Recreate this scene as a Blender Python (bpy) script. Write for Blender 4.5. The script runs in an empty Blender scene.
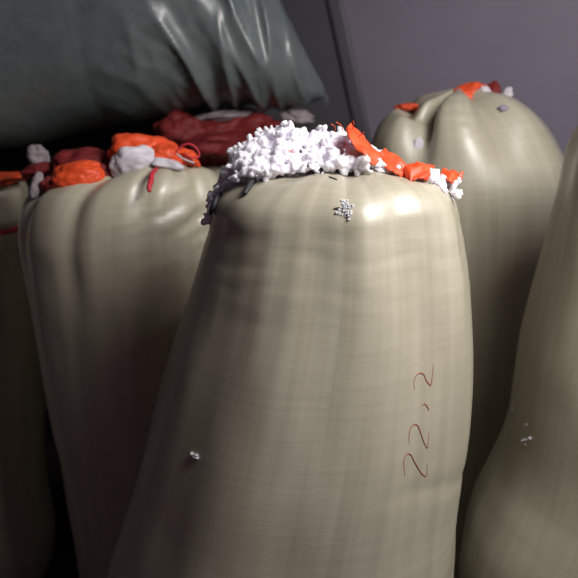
import bpy, bmesh, math, random
from mathutils import Vector, noise
from mathutils.bvhtree import BVHTree

scene = bpy.context.scene
COL = scene.collection
random.seed(7)
R = math.radians

# ------------------------------------------------------------------ camera
F_PX, PITCH, CAM = 600.0, R(17), Vector((0, 0, 1.20))
cam_d = bpy.data.cameras.new('camera')
cam_d.sensor_width = 36.0
cam_d.lens = 36.0 * F_PX / 578.0
cam_d.clip_start = 0.02
cam_d.dof.use_dof = True
cam_d.dof.focus_distance = 0.66
cam_d.dof.aperture_fstop = 5.6
cam = bpy.data.objects.new('camera', cam_d)
cam.location = CAM
cam.rotation_euler = (R(90) - PITCH, 0, 0)
COL.objects.link(cam)
scene.camera = cam

# ------------------------------------------------------------------ world, daylight stand-in, exposure
world = bpy.data.worlds.new('world')
scene.world = world
world.use_nodes = True
bg = world.node_tree.nodes['Background']
bg.inputs[0].default_value = (0.80, 0.53, 0.64, 1)
bg.inputs[1].default_value = 0.06

def area(name, loc, target, sx, sy, power, col):
    l = bpy.data.lights.new(name, 'AREA')
    l.shape = 'RECTANGLE'; l.size = sx; l.size_y = sy
    l.energy = power; l.color = col
    o = bpy.data.objects.new(name, l)
    o.location = loc
    o.rotation_euler = (Vector(target) - Vector(loc)).to_track_quat('-Z', 'Y').to_euler()
    COL.objects.link(o)
    return o
# lamp added inside the hold, high ahead on the right, standing in for daylight
area('daylight_stand_in', (0.56, 0.32, 1.70), (0.14, 0.80, 1.00), 0.40, 0.46, 14.5, (1.0, 0.965, 0.95))

scene.view_settings.view_transform = 'Standard'
scene.view_settings.look = 'None'
scene.view_settings.gamma = 1.0
scene.view_settings.exposure = 0.12
scene.view_settings.use_curve_mapping = False

# ------------------------------------------------------------------ helpers
def ray(px, py):
    a, b = (px - 289) / F_PX, (289 - py) / F_PX
    return Vector((a, math.cos(PITCH) + b * math.sin(PITCH), -math.sin(PITCH) + b * math.cos(PITCH)))

def at(px, py, Y):
    d = ray(px, py)
    return CAM + d * (Y / d.y)

def mesh_obj(name, verts, faces, mat, parent=None, smooth=True, uvs=None):
    me = bpy.data.meshes.new(name)
    me.from_pydata([tuple(v) for v in verts], [], faces)
    if uvs:
        lay = me.uv_layers.new(name='UVMap')
        for i, uv in enumerate(uvs):
            lay.data[i].uv = uv
    if smooth:
        me.polygons.foreach_set('use_smooth', [True] * len(me.polygons))
    me.materials.append(mat)
    me.update()
    o = bpy.data.objects.new(name, me)
    COL.objects.link(o)
    if parent:
        o.parent = parent
        o.matrix_parent_inverse = parent.matrix_basis.inverted()
    return o

def empty(name, loc):
    o = bpy.data.objects.new(name, None)
    o.empty_display_size = 0.05
    o.location = loc
    COL.objects.link(o)
    return o

def tag(o, label=None, cat=None, group=None, kind=None):
    for k, v in (('label', label), ('category', cat), ('group', group), ('kind', kind)):
        if v: o[k] = v
    return o

def fbm(p, octv=4):
    return noise.fractal(Vector(p), 1.0, 2.0, octv)

def gauss(x, w):
    return math.exp(-(x / w) ** 2)

def wrap(a):
    return (a + math.pi) % (2 * math.pi) - math.pi

# ------------------------------------------------------------------ materials
class NT:
    def __init__(self, name):
        self.m = bpy.data.materials.new(name)
        self.m.use_nodes = True
        self.t = self.m.node_tree
        self.b = self.t.nodes['Principled BSDF']
    def n(self, kind, **kw):
        nd = self.t.nodes.new(kind)
        for k, v in kw.items():
            if k in nd.inputs: nd.inputs[k].default_value = v
            else: setattr(nd, k, v)
        return nd
    def l(self, a, b): self.t.links.new(a, b)
    def mix(self, fac, a, b, blend='MIX'):
        nd = self.t.nodes.new('ShaderNodeMix'); nd.data_type = 'RGBA'; nd.blend_type = blend
        for s, v in ((nd.inputs[0], fac), (nd.inputs[6], a), (nd.inputs[7], b)):
            if isinstance(v, bpy.types.NodeSocket): self.l(v, s)
            else: s.default_value = v
        return nd.outputs[2]
    def ramp(self, src, stops):
        nd = self.t.nodes.new('ShaderNodeValToRGB')
        self.l(src, nd.inputs[0])
        e = nd.color_ramp.elements
        while len(e) < len(stops): e.new(0.5)
        for el, (p, c) in zip(e, stops):
            el.position = p; el.color = c if len(c) == 4 else (*c, 1)
        return nd.outputs[0]

def woven(name, c0, c1, rough=0.4, bump=0.08, coat=0.6):
    k = NT(name)
    uv = k.n('ShaderNodeTexCoord').outputs['UV']
    # slit-film tapes, about 2.5 mm wide, both ways
    wx = k.n('ShaderNodeTexWave', wave_type='BANDS', bands_direction='X', Scale=150.0, Distortion=0.8, Detail=1.0)
    wy = k.n('ShaderNodeTexWave', wave_type='BANDS', bands_direction='Y', Scale=150.0, Distortion=0.8, Detail=1.0)
    k.l(uv, wx.inputs['Vector']); k.l(uv, wy.inputs['Vector'])
    # long streaks along the warp and across the weft
    def streak(sx, sy, det):
        mp = k.n('ShaderNodeMapping'); mp.inputs['Scale'].default_value = (sx, sy, 1)
        k.l(uv, mp.inputs['Vector'])
        nz = k.n('ShaderNodeTexNoise', Scale=1.0, Detail=det, Roughness=0.6)
        k.l(mp.outputs[0], nz.inputs['Vector'])
        return nz.outputs['Fac']
    s1, s2 = streak(38, 1.6, 3.0), streak(3.0, 120, 3.0)
    big = streak(5, 4, 4.0)
    col = k.mix(k.ramp(s1, [(0.35, (0,) * 3), (0.68, (1,) * 3)]), c0, c1)
    col = k.mix(0.12, col, k.ramp(s2, [(0.3, (0.3, 0.3, 0.3)), (0.7, (1, 1, 1))]), 'MULTIPLY')
    col = k.mix(0.20, col, k.ramp(big, [(0.3, (0.45, 0.40, 0.38)), (0.65, (1, 1, 1))]), 'MULTIPLY')
    k.l(col, k.b.inputs['Base Color'])
    rr = k.n('ShaderNodeMapRange'); k.l(s2, rr.inputs[0])
    rr.inputs[3].default_value = rough - 0.08; rr.inputs[4].default_value = rough + 0.10
    k.l(rr.outputs[0], k.b.inputs['Roughness'])
    k.b.inputs['Coat Weight'].default_value = coat
    k.b.inputs['Coat Roughness'].default_value = 0.34
    ad = k.n('ShaderNodeMath', operation='ADD'); k.l(wx.outputs['Fac'], ad.inputs[0]); k.l(wy.outputs['Fac'], ad.inputs[1])
    a2 = k.n('ShaderNodeMath', operation='MULTIPLY_ADD'); k.l(s2, a2.inputs[0]); a2.inputs[1].default_value = 3.5
    k.l(ad.outputs[0], a2.inputs[2])
    bp = k.n('ShaderNodeBump', Strength=bump, Distance=0.0006)
    k.l(a2.outputs[0], bp.inputs['Height'])
    k.l(bp.outputs[0], k.b.inputs['Normal'])
    return k.m

def simple(name, col, col2, rough, scale, bump=0.2, dist=0.002, sheen=0.0, sss=0.0, spec=0.5):
    k = NT(name)
    oc = k.n('ShaderNodeTexCoord').outputs['Object']
    nz = k.n('ShaderNodeTexNoise', Scale=scale, Detail=5.0, Roughness=0.6)
    k.l(oc, nz.inputs['Vector'])
    k.l(k.ramp(nz.outputs['Fac'], [(0.3, col), (0.7, col2)]), k.b.inputs['Base Color'])
    k.b.inputs['Roughness'].default_value = rough
    k.b.inputs['Specular IOR Level'].default_value = spec
    if sheen: k.b.inputs['Sheen Weight'].default_value = sheen
    if sss:
        k.b.inputs['Subsurface Weight'].default_value = sss
        k.b.inputs['Subsurface Radius'].default_value = (1, 0.9, 0.9)
        k.b.inputs['Subsurface Scale'].default_value = 0.012
    bp = k.n('ShaderNodeBump', Strength=bump, Distance=dist)
    k.l(nz.outputs['Fac'], bp.inputs['Height'])
    k.l(bp.outputs[0], k.b.inputs['Normal'])
    return k.m

M_SACK = woven('beige_woven_plastic', (0.42, 0.390, 0.290, 1), (0.50, 0.468, 0.360, 1))
M_GREY = simple('grey_green_sack_film', (0.10, 0.12, 0.12), (0.135, 0.16, 0.158), 0.33, 30, 0.25, 0.002)
M_FOAM = simple('white_foam_flock', (0.76, 0.73, 0.82), (0.83, 0.80, 0.87), 0.9, 160, 0.3, 0.002, sss=0.8, spec=0.15)
M_LINER = simple('white_liner', (0.55, 0.52, 0.56), (0.68, 0.65, 0.70), 0.8, 40, 0.2, 0.003, spec=0.3)
M_DULL = simple('dull_grey_lining', (0.22, 0.18, 0.19), (0.32, 0.27, 0.29), 0.85, 40, 0.2, 0.003, spec=0.3)
M_RED = simple('orange_red_fabric', (0.70, 0.06, 0.015), (0.80, 0.10, 0.025), 0.5, 60, 0.2, 0.002)
M_SHADED_RED = simple('shaded_red_fabric', (0.13, 0.008, 0.010), (0.20, 0.012, 0.013), 0.7, 40, 0.2, 0.002)  # red cloth with the shade beneath the grey-green sack put into its colour
M_STRING = simple('crimson_string', (0.45, 0.015, 0.03), (0.6, 0.03, 0.05), 0.6, 200, 0.3, 0.001)
M_BLACK = simple('black_thread', (0.012, 0.012, 0.016), (0.03, 0.03, 0.035), 0.6, 200, 0.3, 0.001)
M_INK = simple('red_brown_marker', (0.20, 0.045, 0.032), (0.36, 0.13, 0.09), 0.6, 400, 0.0, 0.0005)
M_WALL = simple('purple_grey_panel', (0.255, 0.222, 0.285), (0.285, 0.250, 0.318), 0.55, 6, 0.1, 0.004)
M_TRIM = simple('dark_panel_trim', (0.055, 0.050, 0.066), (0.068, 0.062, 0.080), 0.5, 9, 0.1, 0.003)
M_SHADED_PANEL = simple('shaded_back_panel', (0.028, 0.025, 0.034), (0.036, 0.033, 0.043), 0.6, 9, 0.1, 0.003)  # dimmer light on the back wall painted in as a darker base colour
M_FLOOR = simple('dark_rubber_floor', (0.03, 0.018, 0.018), (0.045, 0.03, 0.03), 0.8, 14, 0.4, 0.004)

# ------------------------------------------------------------------ setting
def slab(name, corners, thick, mat):
    """flat panel: corners counter-clockwise seen from inside, thickness away from the room"""
    c = [Vector(p) for p in corners]
    n = (c[1] - c[0]).cross(c[2] - c[0]).normalized()
    v = c + [p - n * thick for p in c]
    k = len(c)
    f = [tuple(range(k)), tuple(reversed(range(k, 2 * k)))] + [(i, i + k, (i + 1) % k + k, (i + 1) % k) for i in range(k)]
    o = mesh_obj(name, v, f, mat, smooth=False)
    return tag(o, kind='structure')

XL, XR, YB, YF, ZC = -1.15, 1.35, 1.98, -0.25, 2.20
ctop, cbot = at(322, -60, YB), at(362, 128, YB)
slope = (cbot.x - ctop.x) / (cbot.z - ctop.z)
cx = lambda z: cbot.x + slope * (z - cbot.z)
SL = cx(ZC) - cx(0)
tag(slab('floor', [(XL, YF, 0), (XR, YF, 0), (XR, YB, 0), (XL, YB, 0)], 0.05, M_FLOOR), 'dark rubber floor under the sacks', 'floor')
tag(slab('ceiling', [(XL, 0.35, ZC), (XL, YB, ZC), (XR + SL, YB, ZC), (XR + SL, 0.35, ZC)], 0.05, M_WALL), 'grey panelled ceiling above the sacks', 'ceiling')
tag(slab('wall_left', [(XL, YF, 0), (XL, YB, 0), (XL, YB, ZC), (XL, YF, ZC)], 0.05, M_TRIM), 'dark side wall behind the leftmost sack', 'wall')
tag(slab('wall_back', [(XL, YB, 0), (cx(0), YB, 0), (cx(ZC), YB, ZC), (XL, YB, ZC)], 0.05, M_SHADED_PANEL), 'back panel with shade put into its colour, behind the grey-green sack', 'wall')
tag(slab('wall_right', [(cx(0), YB, 0), (XR, 1.60, 0), (XR + SL, 1.60, ZC), (cx(ZC), YB, ZC)], 0.05, M_WALL), 'smooth purple-grey wall panel behind the puckered sack', 'wall')
tag(slab('wall_side', [(XR, 1.60, 0), (XR, YF, 0), (XR + SL, YF, ZC), (XR + SL, 1.60, ZC)], 0.05, M_WALL), 'purple-grey side wall at the right edge', 'wall')
# raised seam strip running down the corner of the two panels
def seam():
    verts, faces, N = [], [], 24
    prof = [(-0.030, 0.0), (-0.027, 0.010), (-0.018, 0.015), (0.010, 0.015), (0.019, 0.011), (0.023, 0.0)]
    for i in range(N + 1):
        z = ZC * i / N
        for (a, d) in prof:
            verts.append((cx(z) + a, YB - 0.001 - d - max(0, a) * 0.36, z))
    P = len(prof)
    for i in range(N):
        for j in range(P - 1):
            a = i * P + j
            faces.append((a, a + 1, a + P + 1, a + P))
        faces.append((i * P + P - 1, i * P, (i + 1) * P, (i + 1) * P + P - 1))
    faces.append(tuple(reversed(range(P)))); faces.append(tuple(range(N * P, N * P + P)))
    o = mesh_obj('trim_1', verts, faces, M_TRIM, smooth=False)
    tag(o, 'dark seam strip between the two wall panels', 'trim', kind='structure')
seam()

# ------------------------------------------------------------------ sacks
def catmull(pts, n):
    """pts: list of tuples; resample to n points evenly by chord length of the last two entries"""
    P = [pts[0]] + list(pts) + [pts[-1]]
    dense = []
    for i in range(1, len(P) - 2):
        for s in range(24):
            t = s / 24
            dense.append(tuple(0.5 * (2 * b + (c - a) * t + (2 * a - 5 * b + 4 * c - d) * t * t + (3 * b - a - 3 * c + d) * t ** 3)
                               for a, b, c, d in zip(P[i - 1], P[i], P[i + 1], P[i + 2])))
    dense.append(tuple(pts[-1]))
    L = [0]
    for a, b in zip(dense, dense[1:]):
        L.append(L[-1] + math.hypot(a[-1] - b[-1], a[-2] - b[-2]) + 1e-9)
    out, j = [], 0
    for k in range(n):
        s = L[-1] * k / (n - 1)
        while j < len(L) - 2 and L[j + 1] < s: j += 1
        t = (s - L[j]) / (L[j + 1] - L[j])
        out.append((*(a + (b - a) * t for a, b in zip(dense[j], dense[j + 1])), s))
    return out

ZO = CAM.z - 1.05      # heights in the fold functions are measured for an eye height of 1.05 m
class Sack:
    """full sack lofted up its leaning spine; rows = (image row, left edge, right edge) at the sack's own distance Y"""
    def __init__(self, Y, rows, disp, label, group, sy=0.92, nu=168, nv=230, dome_z=0.012, name='woven_sack', mat=None, base_dx=0.0, lift=None):
        self.Y, self.disp, self.sy = Y, disp, sy
        prof = []
        for (py, xl, xr) in rows:
            r, Yt = 0.1, Y
            for _ in range(6):
                a, b = at(xl, py, Yt), at(xr, py, Yt)
                w = (b.x - a.x) / 2
                r = math.hypot(w, Y - Yt)
                Yt = Y - min(r * r / Y, 0.12)
            cxp = (a.x + b.x) / 2
            cxp *= Y / Yt if abs(cxp) > 0 else 1
            prof.append((cxp, r, a.z))
        top = prof[0]
        prof.insert(0, (top[0], 0.0005, top[2] + dome_z))
        last = prof[-1]
        bx = last[0] + base_dx
        zz = last[2]
        prof += [(last[0] * .5 + bx * .5, last[1] * 1.01, zz * 0.55), (bx, last[1] * 0.99, 0.09), (bx, last[1] * 0.93, 0.03), (bx, last[1] * 0.80, 0.004), (bx, 0.0005, 0.002)]
        rings = catmull(prof, nv)
        self.prof = rings
        ztop = rings[0][2]
        verts, uvs = [], []
        per = 2 * math.pi * max(q[1] for q in rings)
        for (c, r, z, s) in rings:
            r = max(r, 0.0)
            for j in range(nu):
                th = 2 * math.pi * j / nu
                dr, dz = disp(th, z - ZO, ztop - z, r, s)
                k = min(1.0, r / 0.05)
                rr = max(r + dr * k, 0.0003)
                verts.append((c + rr * math.sin(th), Y - rr * math.cos(th) * sy, max(z + dz, 0.001)))
        faces, luv = [], []
        for i in range(nv - 1):
            for j in range(nu):
                a, b = i * nu + j, i * nu + (j + 1) % nu
                faces.append((a, a + nu, b + nu, b))
                u0, u1 = per * j / nu, per * (j + 1) / nu
                luv += [(u0, rings[i][3]), (u0, rings[i + 1][3]), (u1, rings[i + 1][3]), (u1, rings[i][3])]
        faces.append(tuple(range(nu))); luv += [(0, 0)] * nu
        e = (nv - 1) * nu
        faces.append(tuple(reversed(range(e, e + nu)))); luv += [(0, 0)] * nu
        self.root = empty(name, (bx, Y, 0))
        tag(self.root, label, 'sack', group)
        bpy.context.view_layer.update()
        self.body = mesh_obj('sack_body', verts, faces, mat or M_SACK, self.root, uvs=luv)
        self.bvh = BVHTree.FromPolygons([Vector(v) for v in verts], faces)
    def hit(self, px, py):
        h = self.bvh.ray_cast(CAM, ray(px, py).normalized())
        return h[0], h[1]

GROUP = 'beige woven sacks packed upright'

# --- central sack
def d_central(th, z, d, r, s):
    t = wrap(th)
    f = math.exp(-max(d, 0) / 0.10)
    dr = 0.0045 * fbm((math.sin(th) * 1.6, math.cos(th) * 1.6, z * 3), 3)
    dr += f * 0.0028 * math.sin(7 * th + 1.0) + f * 0.0016 * math.sin(13 * th)
    # soft vertical facets
    dr += 0.0022 * math.sin(9 * th + 1.3 * math.sin(z * 7))
    # tight creases round the right flank near the base
    m = gauss(t - 1.5, 0.7) * gauss(z - 0.40, 0.13)
    dr += m * 0.0030 * (0.6 + 0.8 * fbm((th * 2, z * 9, 4), 2)) * math.sin(z * 300 + 2.0 * math.sin(th * 3) + 3 * fbm((th * 1.5, z * 6, 1), 2))
    m2 = gauss(t - 0.9, 0.5) * gauss(z - 0.63, 0.05)
    dr -= m2 * 0.002 * gauss((z - 0.63) + 0.05 * (t - 0.9), 0.012)
    # tension lines below the mouth
    dr += 0.0013 * gauss(d - 0.09, 0.06) * fbm((math.sin(th) * 2.5, math.cos(th) * 2.5, z * 75), 2)
    # long fold catching light, front right
    dr += 0.004 * gauss(t - 0.42 - 0.15 * (z - 0.7), 0.05) * gauss(z - 0.62, 0.09)
    dz = -f * 0.002 * (1 + math.sin(7 * th + 1.0)) + 0.003 * fbm((math.sin(th) * 3, math.cos(th) * 3, 7), 2) * f
    return dr, dz
central = Sack(0.72, [(167, 312, 366), (170, 275, 405), (177, 245, 432), (188, 226, 448), (203, 213, 455), (230, 207, 460), (270, 196, 466), (300, 188, 469),
                      (350, 172, 471), (400, 158, 470), (450, 145, 466), (500, 133, 460), (550, 120, 457), (600, 108, 455), (680, 104, 455)],
               d_central, 'large beige sack in the foreground with 22,2 handwritten on it', GROUP)

# --- left sack
def d_left(th, z, d, r, s):
    t = wrap(th)
    f = math.exp(-max(d, 0) / 0.12)
    dr = 0.006 * fbm((math.sin(th) * 1.5 + 4, math.cos(th) * 1.5, z * 3), 3)
    for t0, w, a in ((-0.95, 0.10, 0.016), (-0.30, 0.12, 0.020), (0.35, 0.11, 0.016), (0.95, 0.1, 0.012), (2.0, 0.15, 0.02), (-2.2, 0.15, 0.02)):
        dr -= a * f * gauss(wrap(t - t0), w)
    m = gauss(t - 0.9, 0.6) * gauss(d - 0.10, 0.06)
    dr += m * 0.010 * fbm((t * 1.6 - 3 * z, z * 42 - 2.2 * t, 3), 3)
    dz = 0.010 * f * math.sin(t * 2 + 0.6) - 0.010 * f * gauss(wrap(t + 0.3), 0.2)
    return dr, dz
left = Sack(1.08, [(164, 120, 188), (166, 92, 206), (172, 62, 216), (183, 42, 223), (200, 31, 227), (230, 27, 229), (260, 31, 230), (300, 37, 230),
                   (350, 45, 228), (400, 53, 226), (450, 62, 224), (500, 71, 222), (550, 80, 222), (600, 88, 222)],
            d_left, 'beige sack with orange-red cloth lump and white lining at its mouth', GROUP)

# --- puckered sack against the wall
def d_back(th, z, d, r, s):
    t = wrap(th)
    f = math.exp(-(max(d, 0) / 0.13) ** 2)
    dr = 0.006 * fbm((math.sin(th) * 1.4 + 9, math.cos(th) * 1.4, z * 3), 3)
    for t0, w, a in ((-0.72, 0.16, 0.085), (0.25, 0.26, 0.045), (1.2, 0.2, 0.010), (2.4, 0.3, 0.03), (-2.0, 0.3, 0.03)):
        dr -= a * f * gauss(wrap(t - t0), w)
    dr += 0.0016 * gauss(d - 0.04, 0.04) * gauss(t + 0.3, 0.4) * math.sin(z * 300)
    g = f * min(1, r / 0.08)
    lx = r * math.sin(th)
    dz = -0.045 * math.exp(-max(d, 0) / 0.07) * gauss(lx + 0.108, 0.017) - 0.010 * g * gauss(wrap(t + 0.70), 0.2) - 0.016 * g * gauss(wrap(t - 0.25), 0.25) - 0.020 * g * gauss(wrap(t + 1.35), 0.5)
    return dr, dz
back = Sack(1.36, [(93, 420, 498), (97, 404, 512), (106, 388, 526), (120, 377, 540), (140, 370, 552), (165, 368, 562), (190, 367, 567), (230, 368, 567),
                   (300, 370, 562), (400, 374, 556), (500, 380, 552)],
            d_back, 'puckered beige sack leaning by the purple-grey wall', GROUP)

# --- big sack cut by the right edge
def d_right(th, z, d, r, s):
    t = wrap(th)
    dr = 0.005 * fbm((math.sin(th) * 1.5 + 2, math.cos(th) * 1.5 + 5, z * 3), 3)
    dr += 0.0020 * math.sin(8 * th + math.sin(z * 6))
    f = math.exp(-max(d, 0) / 0.1)
    dr += f * 0.008 * math.sin(8 * th)
    return dr, -f * 0.006 * (1 + math.sin(8 * th))
right = Sack(0.86, [(84, 668, 716), (88, 640, 742), (100, 612, 765), (120, 592, 780), (150, 577, 792), (190, 568, 802), (225, 559, 812), (300, 540, 826), (370, 522, 836), (420, 513, 840),
                    (470, 503, 840), (510, 490, 838), (545, 474, 836), (590, 455, 832), (640, 443, 830), (690, 442, 828)],
             d_right, 'smooth beige sack cut off by the right edge', GROUP)

# --- dim sack at the left edge
def d_far(th, z, d, r, s):
    t = wrap(th)
    f = math.exp(-max(d, 0) / 0.1)
    dr = 0.006 * fbm((math.sin(th) * 1.4 + 12, math.cos(th) * 1.4, z * 3), 3)
    dr += f * 0.010 * math.sin(6 * th)
    # waist drawn in by the red string
    dr -= 0.009 * gauss(z + ZO - FAR_Z, 0.010)
    return dr, -f * 0.006 * (1 + math.sin(6 * th))
FAR_Y = 1.30
FAR_Z = at(0, 238, FAR_Y - 0.15).z
far = Sack(FAR_Y, [(172, -62, -20), (174, -90, 4), (180, -112, 18), (192, -126, 25), (215, -134, 28), (260, -140, 30), (320, -144, 36), (400, -144, 42), (500, -142, 46)],
           d_far, 'dim beige sack with red string at the left edge', GROUP)

# --- sack hidden in the shadow behind, under the grey-green one
def d_dark(th, z, d, r, s):
    f = math.exp(-max(d, 0) / 0.1)
    return 0.006 * fbm((math.sin(th) * 1.4 + 20, math.cos(th) * 1.4, z * 3), 3) + f * 0.01 * math.sin(6 * th), -f * 0.004 * (1 + math.sin(6 * th))
dark = Sack(1.56, [(158, 200, 262), (161, 178, 286), (168, 162, 302), (180, 153, 311), (205, 148, 316), (250, 146, 318), (330, 148, 318), (430, 150, 316)],
            d_dark, 'shadowed sack with red top darkened for shade beneath the grey-green sack', GROUP)

# ------------------------------------------------------------------ mouth cloth, liners, strings
def lump(name, parent, mat, c, rad, seed=0, crump=0.35, sub=5, tilt=0.0, freq=1.3, ridge=0.06):
    """crumpled wad of cloth: an ellipsoid folded by noise, with sharp creases"""
    bm = bmesh.new()
    bmesh.ops.create_icosphere(bm, subdivisions=sub, radius=1.0)
    ct, st = math.cos(tilt), math.sin(tilt)
    for v in bm.verts:
        n = v.co.normalized()
        q = n * freq + Vector((seed * 3.1, seed * 1.7, seed))
        k = 1 + crump * noise.fractal(q, 1.2, 2.0, 2) - ridge * (1 - abs(noise.noise(q * 2.3))) ** 3
        x, y, z = n.x * rad[0] * k, n.y * rad[1] * k, n.z * rad[2] * k
        v.co = Vector((x * ct - z * st, y, x * st + z * ct)) + c
    me = bpy.data.meshes.new(name)
    bm.to_mesh(me); bm.free()
    me.polygons.foreach_set('use_smooth', [True] * len(me.polygons))
    me.materials.append(mat)
    o = bpy.data.objects.new(name, me); COL.objects.link(o)
    if parent:
        o.parent = parent; o.matrix_parent_inverse = parent.matrix_basis.inverted()
    return o

def tube(name, parent, mat, pts, rad, seg=8, sub=8, taper=False):
    P = [tuple(p) for p in pts]
    P = [P[0]] + P + [P[-1]]
    line = []
    for i in range(1, len(P) - 2):
        for s in range(sub):
            t = s / sub
            line.append(Vector(tuple(0.5 * (2 * b + (c - a) * t + (2 * a - 5 * b + 4 * c - d) * t * t + (3 * b - a - 3 * c + d) * t ** 3)
                                     for a, b, c, d in zip(P[i - 1], P[i], P[i + 1], P[i + 2]))))
    line.append(Vector(P[-1]))
    verts, faces = [], []
    n = len(line)
    for i, p in enumerate(line):
        tg = (line[min(i + 1, n - 1)] - line[max(i - 1, 0)])
        if tg.length < 1e-9: tg = Vector((0, 0, 1))
        tg.normalize()
        u = tg.cross(Vector((0.3, -1, 0.2))).normalized(); w = tg.cross(u)
        k = rad * (0.35 + 0.65 * math.sin(math.pi * (i + 0.5) / n) ** 0.5 if taper else 1)
        for j in range(seg):
            a = 2 * math.pi * j / seg
            verts.append(p + u * (k * math.cos(a)) + w * (k * math.sin(a)))
    for i in range(n - 1):
        for j in range(seg):
            a, b = i * seg + j, i * seg + (j + 1) % seg
            faces.append((a, b, b + seg, a + seg))
    faces.append(tuple(reversed(range(seg)))); faces.append(tuple(range((n - 1) * seg, n * seg)))
    return mesh_obj(name, verts, faces, mat, parent)

def rag(name, parent, mat, rows, seed=0, thick=0.0016, ripple=0.004):
    """torn strip of cloth: rows = (centre point, half-width vector) along its length; rippled, frayed, with thickness"""
    NW, SUB = 14, 6
    def cr(i, t, k):
        a, b, c, d = (rows[max(0, min(len(rows) - 1, i + o))][k] for o in (-1, 0, 1, 2))
        return 0.5 * (2 * b + (c - a) * t + (2 * a - 5 * b + 4 * c - d) * t * t + (3 * b - a - 3 * c + d) * t ** 3)
    line = [(cr(i, s / SUB, 0), cr(i, s / SUB, 1)) for i in range(len(rows) - 1) for s in range(SUB)] + [rows[-1]]
    grid = []
    for i, (c, h) in enumerate(line):
        tg = line[min(i + 1, len(line) - 1)][0] - line[max(i - 1, 0)][0]
        nrm = tg.cross(h).normalized()
        row = []
        for j in range(NW + 1):
            u = 2 * j / NW - 1
            edge = 1 + 0.25 * noise.noise(Vector((i * 0.55, seed + (3 if u > 0 else 9), 0))) * abs(u)
            p = c + h * (u * edge) + nrm * (ripple * noise.fractal(Vector((i * 0.16, u * 1.4, seed)), 1, 2, 1) + ripple * (1 - u * u))
            row.append((p, nrm))
        grid.append(row)
    verts, faces = [], []
    W = NW + 1
    for sgn in (1, -1):
        for row in grid:
            for p, nrm in row: verts.append(p + nrm * (thick * 0.5 * sgn))
    n = len(grid); off = n * W
    for i in range(n - 1):
        for j in range(NW):
            a = i * W + j
            faces.append((a, a + 1, a + W + 1, a + W))
            faces.append((off + a, off + a + W, off + a + W + 1, off + a + 1))
        for j in (0, NW):
            a = i * W + j
            faces.append((a, a + W, off + a + W, off + a) if j == 0 else (a, off + a, off + a + W, a + W))
    for i in (0, n - 1):
        for j in range(NW):
            a = i * W + j
            faces.append((a, off + a, off + a + 1, a + 1) if i == 0 else (a, a + 1, off + a + 1, off + a))
    return mesh_obj(name, verts, faces, mat, parent)

# ---- central sack: red strip over the foam, two red ends, black lacing, number
C = central.root
def rr(px, py, Y, hx, hy, Yh=0.0):
    p = at(px, py, Y); q = at(px + hx, py + hy, Y + Yh)
    return (p, q - p)
o = rag('mouth_cloth', C, M_RED, [rr(348, 126, .700, 2, -2, .010), rr(353, 135, .690, 4, -3, .016), rr(361, 145, .683, 4, -4, .018), rr(370, 154, .677, 4, -4, .018), rr(378, 162, .672, 3, -4, .012)], 1, ripple=0.004)
o['label'] = 'orange-red torn cloth strip over the white foam'
rag('mouth_cloth', C, M_LINER, [rr(368, 151, .702, 4, -5, .012), rr(376, 157, .695, 6, -7, .02), rr(386, 164, .688, 6, -7, .02), rr(396, 170, .684, 3, -5, .01)], 11, ripple=0.004)
rag('mouth_cloth', C, M_RED, [rr(381, 154, .698, 3, -4, .010), rr(389, 160, .688, 5, -6, .016), rr(397, 166, .680, 5, -6, .016), rr(405, 173, .676, 3, -5, .010)], 2, ripple=0.004)
rag('mouth_cloth', C, M_RED, [rr(406, 173, .680, 1, -6, .012), rr(412, 172, .674, 2, -8, .02), rr(420, 172, .674, 3, -8, .02), rr(430, 174, .68, 3, -7, .02)], 5, ripple=0.006)
rag('mouth_cloth', C, M_RED, [rr(443, 173, .70, 3, -4, .01), rr(450, 176, .69, 2, -5, .02), rr(457, 179, .69, 2, -5, .01), rr(463, 178, .69, 1, -3, .005)], 8, ripple=0.005)

for (x0, y0, x1, y1) in ((343, 131, 336, 122), (351, 131, 353, 121), (356, 138, 364, 132), (335, 131, 331, 124), (300, 160, 288, 150)):
    a, b = at(x0, y0, .69), at(x1, y1, .68)
    tube('loose_thread', C, M_RED, [a, (a + b) / 2 + Vector((0.002, 0, 0.001)), b], 0.0005, seg=5)
def on(s, px, py, lift):
    h, n = s.hit(px, py)
    if h is None: return None
    if n.dot(ray(px, py)) > 0: n = -n
    return h + n * lift
def surface_line(name, s, mat, pix, rad, lift, sub=5):
    pts = [q for q in (on(s, x, y, lift) for x, y in pix) if q]
    if len(pts) > 1: return tube(name, s.root, mat, pts, rad, seg=6, sub=sub, taper=True)
for pix in ([(257, 178), (254, 183), (250, 189), (246, 196)], [(221, 193), (219, 199), (216, 207), (213, 215)]):
    pts = [on(central, x, y, 0.003) or at(x, y, .70) for x, y in pix]
    o = tube('lacing', C, M_BLACK, pts, 0.0036, taper=True); o['label'] = 'black lacing slit at the mouth'
for pix in ([(329, 177), (337, 180)], [(334, 209), (340, 208)]):
    surface_line('lacing', central, M_BLACK, pix, 0.0011, 0.0003)

DIG = {  # pen strokes as they run on the cloth
    'a': [(405, 476), (404, 468), (404, 460), (407, 454), (411, 455), (414, 461), (418, 468), (422, 474), (426, 476), (427, 470), (427, 463)],
    'b': [(409, 444), (409, 437), (410, 430), (413, 425), (417, 425), (420, 431), (423, 440), (427, 448), (428, 442), (429, 432)],
    'c': [(422, 405), (425, 404), (428, 408), (429, 411)],
    'd': [(415, 390), (414, 383), (416, 376), (420, 373), (424, 375), (426, 380), (429, 384), (431, 385), (432, 378), (433, 370), (433, 364)]}
for key, pix in DIG.items():
    o = surface_line('comma' if key == 'c' else 'digit', central, M_INK, pix, 0.00095, -0.0003)
    if o: o['label'] = 'red-brown handwritten ' + ('comma' if key == 'c' else 'figure two')

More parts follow.
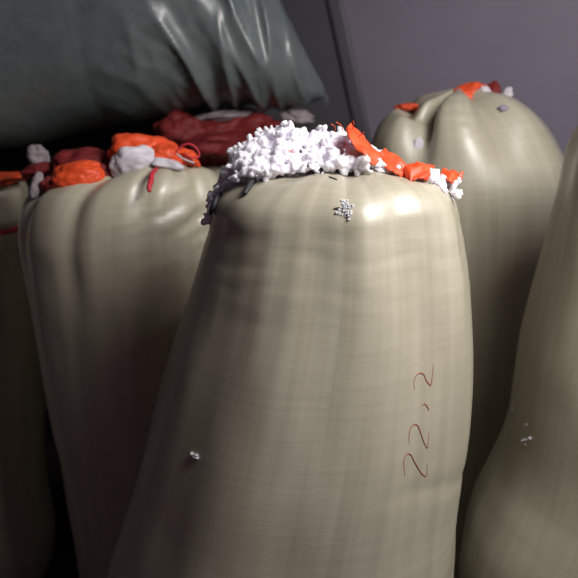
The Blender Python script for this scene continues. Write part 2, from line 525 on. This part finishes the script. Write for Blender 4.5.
# ---- left sack mouth
Lr = left.root
def lp(px, py, Y): return at(px, py, Y)
o = lump('mouth_cloth', Lr, M_RED, lp(145, 153, 1.06), (0.058, 0.05, 0.034), 3, 0.22, tilt=-0.10); o['label'] = 'orange-red cloth wad'
lump('mouth_cloth', Lr, M_RED, lp(168, 158, 1.03), (0.036, 0.03, 0.022), 4, 0.3, tilt=-0.25)
lump('mouth_cloth', Lr, M_RED, lp(188, 157, 1.03), (0.022, 0.02, 0.012), 9, 0.4, tilt=-0.5)
o = lump('mouth_lining', Lr, M_LINER, lp(132, 164, 1.00), (0.040, 0.024, 0.029), 5, 0.2, tilt=0.3); o['label'] = 'white lining bulging from the mouth'
lump('mouth_lining', Lr, M_LINER, lp(166, 165, .995), (0.030, 0.018, 0.010), 6, 0.2, tilt=-0.2)
o = lump('mouth_cloth', Lr, M_RED, lp(80, 177, 1.00), (0.050, 0.035, 0.026), 14, 0.2, tilt=0.16); o['label'] = 'rolled orange-red cloth'
lump('mouth_cloth', Lr, M_SHADED_RED, lp(84, 163, 1.08), (0.055, 0.04, 0.026), 15, 0.25, tilt=0.0)
lump('mouth_cloth', Lr, M_SHADED_RED, lp(106, 178, 1.01), (0.018, 0.02, 0.026), 16, 0.25, tilt=0.3)
lump('mouth_cloth', Lr, M_SHADED_RED, lp(53, 185, 1.00), (0.022, 0.02, 0.016), 17, 0.25, tilt=0.2)
lump('mouth_lining', Lr, M_DULL, lp(36, 186, .995), (0.010, 0.012, 0.024), 19, 0.2, tilt=-0.4)
lump('mouth_lining', Lr, M_DULL, lp(38, 156, 1.12), (0.020, 0.02, 0.022), 20, 0.25, tilt=0.3)
lump('mouth_lining', Lr, M_SHADED_RED, lp(38, 170, 1.08), (0.034, 0.02, 0.012), 21, 0.25, tilt=0.2)
o = tube('tie', Lr, M_STRING, [lp(157, 168, .985), lp(152, 174, .94), lp(151, 181, .925), lp(149, 188, .915), lp(150, 192, .912)], 0.0042, taper=True); o['label'] = 'crimson tie end hanging down'
tube('tie', Lr, M_STRING, [lp(176, 152, .985), lp(182, 146, .985), lp(190, 144, .985), lp(197, 149, .985), lp(199, 156, .985), lp(193, 158, .98), lp(185, 154, .975)], 0.0016)
o = tube('tie', Lr, M_LINER, [lp(177, 154, .972), lp(182, 158, .965), lp(188, 161, .96), lp(194, 163, .958)], 0.0015); o['label'] = 'white thread end'

# ---- puckered sack mouth
B = back.root
lump('mouth_cloth', B, M_RED, at(468, 93, 1.36), (0.038, 0.04, 0.018), 31, 0.35, tilt=0.15)
lump('mouth_cloth', B, M_SHADED_RED, at(493, 92, 1.36), (0.016, 0.02, 0.020), 32, 0.35, tilt=-0.3)
lump('mouth_lining', B, M_LINER, at(484, 92, 1.33), (0.014, 0.014, 0.012), 33, 0.3)
lump('mouth_lining', B, M_LINER, at(507, 94, 1.35), (0.010, 0.014, 0.014), 34, 0.3, tilt=-0.4)
lump('mouth_cloth', B, M_RED, at(408, 107, 1.39), (0.030, 0.03, 0.008), 35, 0.3, tilt=0.05)
p = on(back, 503, 109, 0.001); q = on(back, 419, 145, 0.001)
if p: o = lump('patch', B, M_WALL, p, (0.010, 0.006, 0.007), 36, 0.4, sub=3); o['label'] = 'small grey tear patch'
if q: o = lump('patch', B, M_LINER, q, (0.010, 0.005, 0.016), 37, 0.3, sub=3); o['label'] = 'pale worn patch'

# ---- left-edge sack mouth and string
Fr = far.root
lump('mouth_cloth', Fr, M_RED, at(2, 179, 1.25), (0.055, 0.06, 0.014), 41, 0.35, tilt=0.1)
pts = []
i = min(range(len(far.prof)), key=lambda k: abs(far.prof[k][2] - FAR_Z))
c, r = far.prof[i][0], far.prof[i][1]
ring = [Vector((c + (r - 0.006) * math.sin(a), FAR_Y - (r - 0.006) * 0.92 * math.cos(a), FAR_Z - 0.006 * math.sin(a))) for a in [2 * math.pi * k / 40 for k in range(41)]]
tube('tie', Fr, M_STRING, ring, 0.0052, sub=3)['label'] = 'crimson string round the neck'

# ---- shadowed sack top
D = dark.root
lump('mouth_cloth', D, M_SHADED_RED, at(226, 140, 1.48), (0.17, 0.12, 0.062), 51, 0.25, tilt=0.12, ridge=0.2)
lump('mouth_cloth', D, M_SHADED_RED, at(182, 132, 1.44), (0.060, 0.06, 0.045), 52, 0.3)
lump('mouth_lining', D, M_DULL, at(222, 116, 1.46), (0.075, 0.04, 0.013), 53, 0.35, tilt=0.12)
lump('mouth_lining', D, M_DULL, at(298, 117, 1.50), (0.045, 0.04, 0.020), 54, 0.35, tilt=-0.2)

# ------------------------------------------------------------------ grey-green sack lying on top
def grey_sack():
    Y = 1.52
    #       x,   top,  bottom (image px at Y), depth half
    cols = [(-190, -60, 120, .10), (-160, -110, 150, .17), (-90, -135, 160, .22), (0, -140, 155, .25), (60, -138, 144, .25), (130, -120, 129, .25), (190, -90, 111, .23),
            (235, -55, 103, .20), (265, -12, 100, .17), (285, 20, 99, .13), (302, 50, 98, .09), (314, 70, 98, .05), (322, 84, 97, .02)]
    prof = []
    for x, t, b, dp in cols:
        a, c = at(x, t, Y), at(x, b, Y)
        prof.append((dp, (a.z - c.z) / 2, (a.x + c.x) / 2, (a.z + c.z) / 2))
    prof.insert(0, (0.001, 0.001, prof[0][2] - 0.01, prof[0][3]))
    prof.append((0.001, 0.001, prof[-1][2] + 0.008, prof[-1][3] - 0.004))
    rings = catmull(prof, 220)
    nu = 200
    verts, faces, luv = [], [], []
    for (dp, hz, X, zc, s) in rings:
        for j in range(nu):
            th = 2 * math.pi * j / nu
            cth, sth = math.cos(th), math.sin(th)
            # pillow section: flatter than an ellipse
            e = 0.8
            yy = -math.copysign(abs(cth) ** e, cth) * max(dp, 0.001); zz = math.copysign(abs(sth) ** e, sth) * max(hz, 0.001)
            p = Vector((X, Y + yy, zc + zz))
            k = min(1, hz / 0.08)
            # long folds fan out from the hidden neck above towards the right-hand corner
            fx, fz = p.x + 0.42, p.z - (CAM.z + 0.62)
            ang, rad_ = math.atan2(fx, -fz), math.hypot(fx, fz)
            q = Vector((ang * 5.0, p.y * 1.5, rad_ * 1.1))
            ac, al = 0.55 * p.x + 0.83 * p.z, 0.83 * p.x - 0.55 * p.z      # across and along the creases
            q2 = Vector((ac * 13 + 1.2 * math.sin(al * 8), p.y * 3, al * 4.0))
            cr_ = 0.035 * noise.fractal(Vector((p.x * 2, p.y * 2, p.z * 2)), 1, 2, 2)
            rid = 0.5 + 0.5 * noise.noise(q * 0.8 + Vector((5, 1, 2)))
            rid2 = (1 - abs(noise.noise(q2 + Vector((1, 7, 3))))) ** 3
            rid3 = (1 - abs(noise.noise(q2 * 2.3 + Vector((4, 2, 9))))) ** 3
            edge = max(0, min(1, (X + 0.42) / 0.26))
            amt = k * (cr_ * 0.5 + (0.15 + 0.85 * edge) * 0.040 * rid + edge * (0.026 * rid2 + 0.007 * rid3) - 0.024)
            nrm = Vector((0, yy / max(dp, .01) ** 2, zz / max(hz, .01) ** 2))
            if nrm.length > 1e-6: nrm.normalize()
            p += nrm * amt
            verts.append(p)
    nv = len(rings)
    for i in range(nv - 1):
        for j in range(nu):
            a, b = i * nu + j, i * nu + (j + 1) % nu
            faces.append((a, a + nu, b + nu, b))
    faces.append(tuple(range(nu))); e = (nv - 1) * nu; faces.append(tuple(reversed(range(e, e + nu))))
    zmin = min(v.z for v in verts)
    root = empty('film_sack', (-0.5, Y, zmin))
    tag(root, 'dark grey-green crumpled sack lying on top at upper left', 'sack')
    bpy.context.view_layer.update()
    mesh_obj('sack_body', verts, faces, M_GREY, root)
    for k in range(5):
        a = at(318 + k * 0.8, 90 + k, Y - 0.012)
        tube('frayed_thread', root, M_GREY, [a, a + Vector((0.006 + 0.003 * k, -0.004, -0.002 * k)), a + Vector((0.010 + 0.002 * (k % 3), -0.006, -0.012 - 0.005 * k))], 0.0008, seg=5)
grey_sack()

# ------------------------------------------------------------------ foam flock
def blob_templates(n=10, sub=2):
    out = []
    for k in range(n):
        bm = bmesh.new(); bmesh.ops.create_icosphere(bm, subdivisions=sub, radius=1)
        vs = []
        for v in bm.verts:
            q = v.co * 1.7 + Vector((k * 5.3, k * 2.1, 1))
            vs.append(v.co * (1 + 0.55 * noise.noise(q) + 0.3 * noise.noise(q * 2.6)))
        out.append((vs, [tuple(x.index for x in f.verts) for f in bm.faces])); bm.free()
    return out
TPL = blob_templates()
def flock(name, pts, label, cat='foam', group=None, mat=M_FOAM, parent=None, voxel=0.0):
    verts, faces = [], []
    for p, r in pts:
        vs, fs = random.choice(TPL)
        a, b = random.uniform(0, 6.28), random.uniform(-1, 1)
        ca, sa, cb, sb = math.cos(a), math.sin(a), math.cos(b), math.sin(b)
        base = len(verts)
        s = [r * random.uniform(0.7, 1.4) for _ in range(3)]
        for v in vs:
            x, y, z = v.x * s[0], v.y * s[1], v.z * s[2]
            x, y = x * ca - y * sa, x * sa + y * ca
            y, z = y * cb - z * sb, y * sb + z * cb
            verts.append((p.x + x, p.y + y, p.z + z))
        faces += [tuple(base + i for i in f) for f in fs]
    o = mesh_obj(name, verts, faces, mat, parent)
    if voxel:                      # the crumbs cling together into one fluffy mass
        m = o.modifiers.new('fuse', 'REMESH'); m.mode = 'VOXEL'; m.voxel_size = voxel; m.use_smooth_shade = True
        m = o.modifiers.new('soften', 'SMOOTH'); m.iterations = 6; m.factor = 0.5
    if label: tag(o, label, cat, group, 'stuff')
    return o
def fluff(p, r):
    """one tuft: a core with small crumbs clinging round it"""
    out = [(p, r * 0.75)]
    for _ in range(7):
        d = Vector((random.gauss(0, 1), random.gauss(0, 1), random.gauss(0, 1))).normalized()
        out.append((p + d * r * random.uniform(0.7, 1.35), r * random.uniform(0.28, 0.55)))
    return out

# heap over the central mouth: (px, top, bottom)
HEAP = [(211, 206, 224), (216, 186, 214), (222, 170, 200), (230, 155, 190), (240, 142, 184), (252, 136, 178), (263, 132, 176), (275, 126, 174), (285, 119, 172), (294, 119, 172),
        (304, 124, 171), (315, 130, 170), (326, 131, 169), (336, 128, 169), (346, 131, 169), (356, 140, 168), (366, 149, 167)]
def heap_at(x):
    for a, b in zip(HEAP, HEAP[1:]):
        if a[0] <= x <= b[0]:
            t = (x - a[0]) / (b[0] - a[0]); return a[1] + (b[1] - a[1]) * t, a[2] + (b[2] - a[2]) * t
pts = []
for _ in range(420):
    x = random.uniform(211, 366)
    t, b = heap_at(x)
    u = random.random()
    py = t + 5 + (b - t - 6) * u
    # the heap slopes back from its front foot to its crest, and falls away behind
    front = 0.655 + 0.07 * (1 - u) + (0.03 if x < 235 else 0)
    Y = random.uniform(front, front + 0.10) if random.random() < 0.5 else front + random.uniform(0, 0.012)
    pts += fluff(at(x, py, Y), random.uniform(0.0040, 0.0085))
for _ in range(26):
    u = random.random()
    pts += fluff(at(358 + 42 * u + random.gauss(0, 2), 158 + 14 * u + random.gauss(0, 3), 0.672 + 0.02 * random.random()), random.uniform(0.0025, 0.005))
flock('foam_flock', pts, 'white fluffy foam crumbs heaped on the foreground sack mouth', voxel=0.0011)
pts = []
for k in range(40):
    u = random.random()
    px = 430 + 24 * u + random.gauss(0, 3); py = 175 + 19 * u + random.gauss(0, 4)
    pts += fluff(at(px, py, random.uniform(0.665, 0.70)), random.uniform(0.003, 0.006))
flock('foam_flock', pts, 'small white foam tuft between red cloth ends on foreground sack', voxel=0.0011)
pts = []
for k in range(60):
    q = on(central, 346 + random.gauss(0, 3.5), 207 + random.gauss(0, 5), 0.0)
    if q: pts.append((q, random.uniform(0.0006, 0.0017)))
flock('foam_flock', pts, 'thin foam specks stuck on the front of the foreground sack')
def speck(s, px, py, rad, label, n=5, spread=1.6):
    P = []
    for k in range(n):
        q = on(s, px + random.gauss(0, spread), py + random.gauss(0, spread), rad * 0.3)
        if q: P.append((q, rad * random.uniform(0.5, 1)))
    if P:
        o = flock('foam_crumb', P, None); tag(o, label, 'foam crumb')
speck(central, 194, 455, 0.0028, 'single white crumb low on the foreground sack')
speck(right, 527, 440, 0.0034, 'white crumb on the right-edge sack, larger one', 6)
speck(right, 526, 427, 0.0020, 'tiny white crumb just above the larger one on right-edge sack', 4)
speck(right, 513, 407, 0.0022, 'white crumb at the rim of the right-edge sack', 6, 2.2)
